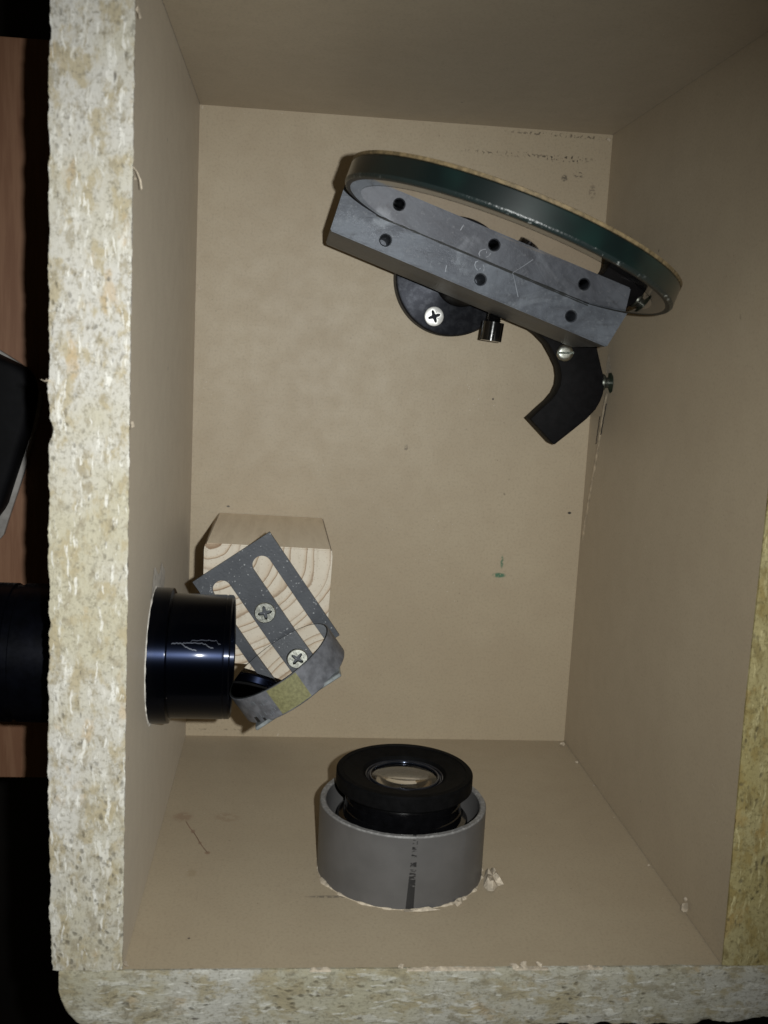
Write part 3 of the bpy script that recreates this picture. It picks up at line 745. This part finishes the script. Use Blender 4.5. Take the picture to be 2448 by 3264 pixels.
for k in range(26):
    a = rnd.uniform(45, 73); h0 = -TS + rnd.uniform(.0008, .0085); l = rnd.uniform(.0006, .0022)
    rimpatch(a, a + rnd.uniform(.5, 1.6), h0, h0 + l, RS + .00006, M['scratch'], 'scuff')
rimpatch(41, 46, -TS + .0002, -TS + .0030, RS + .0001, M['blackmark'], 'ink_mark')
rimpatch(52, 55, -TS + .0002, -TS + .0020, RS + .0001, M['blackmark'], 'ink_mark')
# upright leg of the bracket behind the mirror
off = -TS - .0004
def up_pt(s, z, o): return CS + (E1 * s) - NS * (-off + o) + Vector((0, 0, z - CS.z))
bm = bmesh.new()
v = []
for o_ in (0, .0014):
    for s, z in ((-.0187, .1120), (.0180, .1120), (.0180, .1560), (-.0187, .1560)): v.append(bm.verts.new(up_pt(s, z, o_)))
for q in ((0, 1, 2, 3), (7, 6, 5, 4), (0, 4, 5, 1), (1, 5, 6, 2), (2, 6, 7, 3), (3, 7, 4, 0)): bm.faces.new([v[i] for i in q])
bmesh.ops.recalc_face_normals(bm, faces=bm.faces)
bmesh.ops.bevel(bm, geom=bm.edges[:], offset=.0003, segments=1, affect='EDGES')
obj('upright_plate', bm, M['galv'], sb, 30)

# ------------------------------------------------------------ black tube through the left wall
TY, TZ = .0848, .138
tube = thing('lens_tube', (-.0115, TY, TZ), 'black anodised lens tube pushed through the left board of the box', 'lens tube')
Mt = frame((0, TY, TZ), (1, 0, 0))
obj('barrel', lathe([(.0200, .010), (.0200, .0255), (.0214, .0262), (.0216, .0287), (.0224, .0291), (.0230, .0286), (.0231, .0270), (.0229, .0266), (.0231, .0260), (.0231, .0070), (.0200, .0068)], Mt, 160), M['anod'], tube, 30)
bm = bmesh.new(); seg = 200; prev = None; rings = []
for k, (r, h) in enumerate([(.0200, -.001), (.0251, -.001), (.0251, .0058), (.0250, .0066), (.0240, .0071), (.0226, .0071)]):
    ring = []
    for i in range(seg):
        a = 2 * math.pi * i / seg; p = Mt @ Vector((r * math.cos(a), r * math.sin(a), h)); ring.append(bm.verts.new(p))
    rings.append(ring)
for a, b in zip(rings, rings[1:]):
    for i in range(seg): bm.faces.new((a[i], a[(i + 1) % seg], b[(i + 1) % seg], b[i]))
obj('flange_ring', bm, M['anod'], tube, 30)
obj('outer_barrel', lathe([(.0200, -.180), (.0253, -.180), (.0253, -.0500), (.0246, -.0496), (.0246, -.0470), (.0253, -.0466), (.0253, -.0236), (.0200, -.0236)], Mt, 120), M['anod_dark'], tube, 30)
obj('lens_glass', lathe([(0, .0185), (.010, .0180), (.0200, .0160), (.0200, .0125), (0, .0115)], Mt, 96), M['glass'], tube, 30)
obj('inner_sleeve', lathe([(.0200, .0262), (.0198, .010), (.0198, -.05), (0, -.05)], Mt, 96), M['blackmatt'], tube, 30)
# long pale scratches on the barrel
def onbarrel(x, y, r=.02316):
    return Vector((x, y, TZ + math.sqrt(max(0, r * r - (y - TY) ** 2))))
bm = bmesh.new()
for Ls, w in (([(.0086, .0953), (.0105, .0955), (.0123, .0954), (.0130, .0946), (.0155, .0936), (.0179, .0932)], .00035),
              ([(.0123, .0955), (.0150, .0957), (.0192, .0956), (.0210, .0951), (.0215, .0945), (.0236, .0940)], .00028),
              ([(.0152, .0957), (.0156, .0964), (.0200, .0966), (.0242, .0965), (.0250, .0955), (.0258, .0953)], .00020)):
    prev = None
    for (x, y) in [tuple(Vector(Ls[i]).lerp(Vector(Ls[i + 1]), k / 5)) for i in range(len(Ls) - 1) for k in range(5)]:
        y += .00012 * math.sin(x * 5000)
        cur = (bm.verts.new(onbarrel(x, y + w / 2)), bm.verts.new(onbarrel(x, y - w / 2)))
        if prev: bm.faces.new((prev[0], prev[1], cur[1], cur[0]))
        prev = cur
obj('scratch', bm, mat_simple('faint_scratch', (.035, .042, .062), .4, .2), tube, 0)

# ------------------------------------------------------------ grey pipe through the bottom panel
pp = thing('plastic_pipe', (PX, 0, PZ), 'short grey plastic pipe with a black marker line, through the bottom board', 'pipe')
Mv = frame((PX, 0, PZ), (0, 1, 0))
bm = bmesh.new(); seg = 200; rings = []
PH = .0282
for r, h, j in ((.0300, -.035, 0), (PR, -.035, 0), (PR, .010, 0), (PR, PH - .0006, 0), (PR - .0004, PH, .0002), (.0306, PH, .0002), (.0300, PH - .0006, 0), (.0300, .004, 0)):
    ring = []
    for i in range(seg):
        a = 2 * math.pi * i / seg
        ring.append(bm.verts.new(Mv @ Vector((r * math.cos(a), r * math.sin(a), h + j * fn(a, 9, k)))))
    rings.append(ring)
for a, b in zip(rings, rings[1:]):
    for i in range(seg): bm.faces.new((a[i], a[(i + 1) % seg], b[(i + 1) % seg], b[i]))
obj('pipe_wall', bm, M['pipe'], pp, 30)

# ------------------------------------------------------------ projection lens standing in the pipe
pl = thing('camera_lens', (PX, 0.0, PZ), 'black lens with a wide collar, standing inside the grey pipe', 'lens')
obj('lens_body', lathe([(0, -.03), (.0290, -.03), (.0290, .0100), (.0286, .0110), (.0272, .0112), (.0270, .0150), (.0262, .0154), (.0262, .0185), (.0256, .0190), (.0256, .0215), (.0250, .0220),
     (.0232, .0224), (.0230, .0255), (.0226, .0258), (.0226, .0290), (.0222, .0293), (.0222, .0345), (.0150, .0345)], Mv, 160), M['blackgloss'], pl, 25)
CR = .0266
obj('collar', lathe([(.0215, .0340), (CR - .0008, .0340), (CR, .0348), (CR, .0398), (CR - .0006, .0404), (.0240, .0405), (.0238, .0402), (.0165, .0390), (.0152, .0376), (.0146, .0366), (.0144, .0340)], Mv, 160), M['blackmatt'], pl, 25)
def lens(name, c0, r, s0, s1, e, parent):
    prof = [(0, c0 + s0)] + [(r * k / 10, c0 + s0 * (1 - (k / 10) ** 2) + e) for k in range(1, 11)]
    prof[0] = (0, c0 + s0 + e)
    prof += [(r * k / 10, c0 - e - s1 * (1 - (k / 10) ** 2)) for k in range(10, 0, -1)] + [(0, c0 - e - s1)]
    return obj(name, lathe(prof, Mv, 96), M['glass'], parent, 60)
lens('front_glass', .0360, .0145, .0022, .0005, .0008, pl)
lens('inner_glass', .0255, .0140, .0020, .0020, .0008, pl)
obj('lens_bore', lathe([(.0146, .0345), (.0146, .0318), (.0141, .0314), (.0141, .0296), (.0136, .0292), (.0136, .0240), (.0128, .0236), (.0128, .0180), (.0100, .0172), (.0100, .0100), (0, .0100)], Mv, 96), M['bore'], pl, 50)
obj('glint_ring', lathe([(.0134 + .0005 * math.cos(t * math.pi / 6), .0376 + .0005 * math.sin(t * math.pi / 6)) for t in range(12)], Mv, 128, close=True), M['bore'], pl, 80)  # ridge ring added on the glass to catch the flash as glints
obj('glint_ring', lathe([(.0153, .0376), (.0151, .0380), (.0148, .0379), (.0146, .0375), (.0145, .0371), (.0143, .0374), (.0140, .0374), (.0138, .0371), (.0138, .0366)], Mv, 128), M['bore'], pl, 80)  # second added ring, shaped to glint along the collar's inner lip
